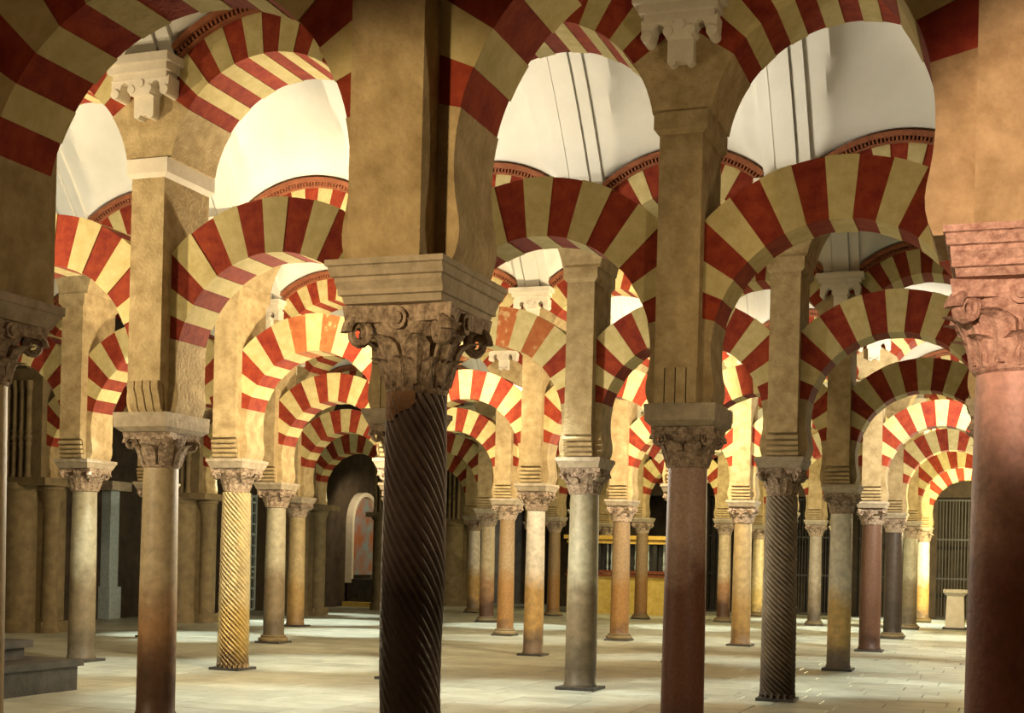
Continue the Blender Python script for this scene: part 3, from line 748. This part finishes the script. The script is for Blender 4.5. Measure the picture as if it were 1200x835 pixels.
# gilded altar screen before the end wall
o = thing('altar_screen', 'gilded screen with dark panels on a yellow stone base', 'screen', (-10.4, 43.2, 0))
def part(par, nm, m, *boxes, label=None):
    bm = bmesh.new()
    for b in boxes: box(bm, *b)
    return put(nm, mesh(nm, bm, m), par, label=label)
part(o, 'base', 'yellow', (-2.3, 2.3, -0.2, 0.4, -0.02, 1.40))
part(o, 'lower_moulding', 'redwood', (-2.36, 2.36, -0.27, 0.4, 1.40, 1.48), (-2.32, 2.32, -0.24, 0.4, 1.52, 1.62))
part(o, 'back_panel', 'iron', (-2.25, 2.25, 0.1, 0.3, 1.62, 2.62))
for k in range(5): part(o, 'post', 'iron', (-2.25 + 1.08 * k, -2.10 + 1.08 * k, -0.2, 0.2, 1.62, 2.62))
bm = bmesh.new(); lathe(bm, [(0.025, 1.62), (0.045, 1.75), (0.02, 1.9), (0.04, 2.1), (0.02, 2.35), (0.035, 2.62)], 10); bl = mesh('baluster', bm, 'bluegrille', 40)
for k in range(4):
    for q in (0.25, 0.42, 0.78): put('baluster', bl, o, (-2.1 + 1.08 * k + q * 0.93, -0.02, 0))
part(o, 'cornice', 'gold', (-2.32, 2.32, -0.26, 0.35, 2.62, 2.72), (-2.28, 2.28, -0.2, 0.3, 2.72, 2.78), (-2.42, 2.42, -0.34, 0.4, 2.78, 2.92))

# pale pedestal near the bright end arch
o = thing('stone_pedestal', 'pale stone pedestal with broad flat top before the end grille', 'pedestal', (1.36, 40.6, 0))
part(o, 'plinth', 'darkstone', (-0.38, 0.38, -0.38, 0.38, -0.02, 0.06))
bm = bmesh.new(); frustum(bm, (0.30, 0.30, 0.06), (0.26, 0.26, 1.08)); put('body', mesh('body', bm, 'whitestone'), o)
bm = bmesh.new(); frustum(bm, (0.26, 0.26, 1.08), (0.38, 0.38, 1.20)); frustum(bm, (0.38, 0.38, 1.20), (0.38, 0.38, 1.30)); put('top', mesh('top', bm, 'whitestone'), o)

# stepped stone plinth
o = thing('stepped_plinth', 'dark stepped stone plinth with moulded edges beside the honey spiral column', 'plinth', (-11.0, 7.55, 0))
part(o, 'lower_step', 'darkstone', (-2.2, 2.06, -0.56, 1.39, -0.02, 0.33))
part(o, 'step_slab', 'darkstone', (-2.25, 2.12, -0.62, 1.45, 0.33, 0.42))
part(o, 'upper_step', 'darkstone', (-1.9, 1.50, -0.25, 0.98, 0.42, 0.58))
part(o, 'upper_slab', 'darkstone', (-1.98, 1.58, -0.33, 1.06, 0.58, 0.68))

# side-wall chapels: altarpiece, pale niche, pale blue lattice gate, pale pilaster
def arch_frame(bm, hw, z0, zs, t, y0, y1, n=14):
    inn = [(-hw, z0), (-hw, zs)] + [(hw * math.cos(PI - PI * i / n), zs + hw * math.sin(PI * i / n)) for i in range(1, n)] + [(hw, zs), (hw, z0)]
    out = [(-hw - t, z0), (-hw - t, zs)] + [((hw + t) * math.cos(PI - PI * i / n), zs + (hw + t) * math.sin(PI * i / n)) for i in range(1, n)] + [(hw + t, zs), (hw + t, z0)]
    for i in range(len(inn) - 1): 
        prism(bm, [inn[i], inn[i + 1], out[i + 1], out[i]], y0, y1)
def arch_panel(bm, hw, z0, zs, y0, y1, n=14):
    prism(bm, [(-hw, z0), (-hw, zs)] + [(hw * math.cos(PI - PI * i / n), zs + hw * math.sin(PI * i / n)) for i in range(1, n)] + [(hw, zs), (hw, z0)], y0, y1)
o = thing('altarpiece', 'painted altarpiece in a white arched frame above a dark altar', 'altarpiece', (-20.9, 42.2, 0), None, PI / 2)
bm = bmesh.new(); arch_panel(bm, 1.05, 1.2, 3.2, -0.06, 0.1); put('painting', mesh('painting', bm, 'painting'), o)
bm = bmesh.new(); arch_frame(bm, 1.05, 0.9, 3.2, 0.16, -0.18, 0.1); put('frame', mesh('frame', bm, 'whitestone'), o)
part(o, 'altar_table', 'darkstone', (-1.2, 1.2, -1.1, 0.0, -0.02, 1.05))
part(o, 'step', 'yellow', (-1.6, 1.6, -1.9, 0.0, -0.02, 0.18))
o = thing('arched_niche', 'tall pale plastered arched niche at the end of the side wall', 'niche', (-20.35, YF - 0.12, 0))
bm = bmesh.new(); arch_panel(bm, 0.56, -0.02, 3.2, -0.02, 0.1); put('back', mesh('back', bm, 'pale'), o)
bm = bmesh.new(); arch_frame(bm, 0.56, -0.02, 3.2, 0.09, -0.14, 0.1); put('frame', mesh('frame', bm, 'whitestone'), o)
o = grille(-20.9, 1.5, 3.9, 33.3, 'pale blue lattice gate in the side wall between clustered piers', 'bluegrille', 0.3, PI / 2, 0.04, 'lattice_gate')
for z in [0.4 + 0.36 * i for i in range(10)]:
    bm = bmesh.new(); box(bm, -0.75, 0.75, -0.03, 0.03, -0.03, 0.03); put('cross_bar', mesh('cross_bar', bm, 'bluegrille'), o, (0, 0, z))
o = thing('wall_pilaster', 'pale blue-grey pilaster against the dark side wall', 'pilaster', (-20.9, 26.0, 0), None, PI / 2)
part(o, 'plinth', 'bluegrille', (-0.27, 0.27, -0.27, 0.1, -0.02, 0.9)); part(o, 'shaft', 'bluegrille', (-0.20, 0.20, -0.2, 0.1, 0.9, 3.6)); part(o, 'cornice', 'impost', (-0.45, 0.45, -0.42, 0.1, 3.6, 3.85))
# tail of the hall behind the camera
wall('wall_back', -24, 10, -10.6, -10, 10.5, 'wall', 'plastered wall closing the nave behind the viewpoint')
wall('wall_right', 9.0, 9.6, -10, YF + 3, 10.5, 'wall', 'plastered wall closing the naves on the pink-column side')
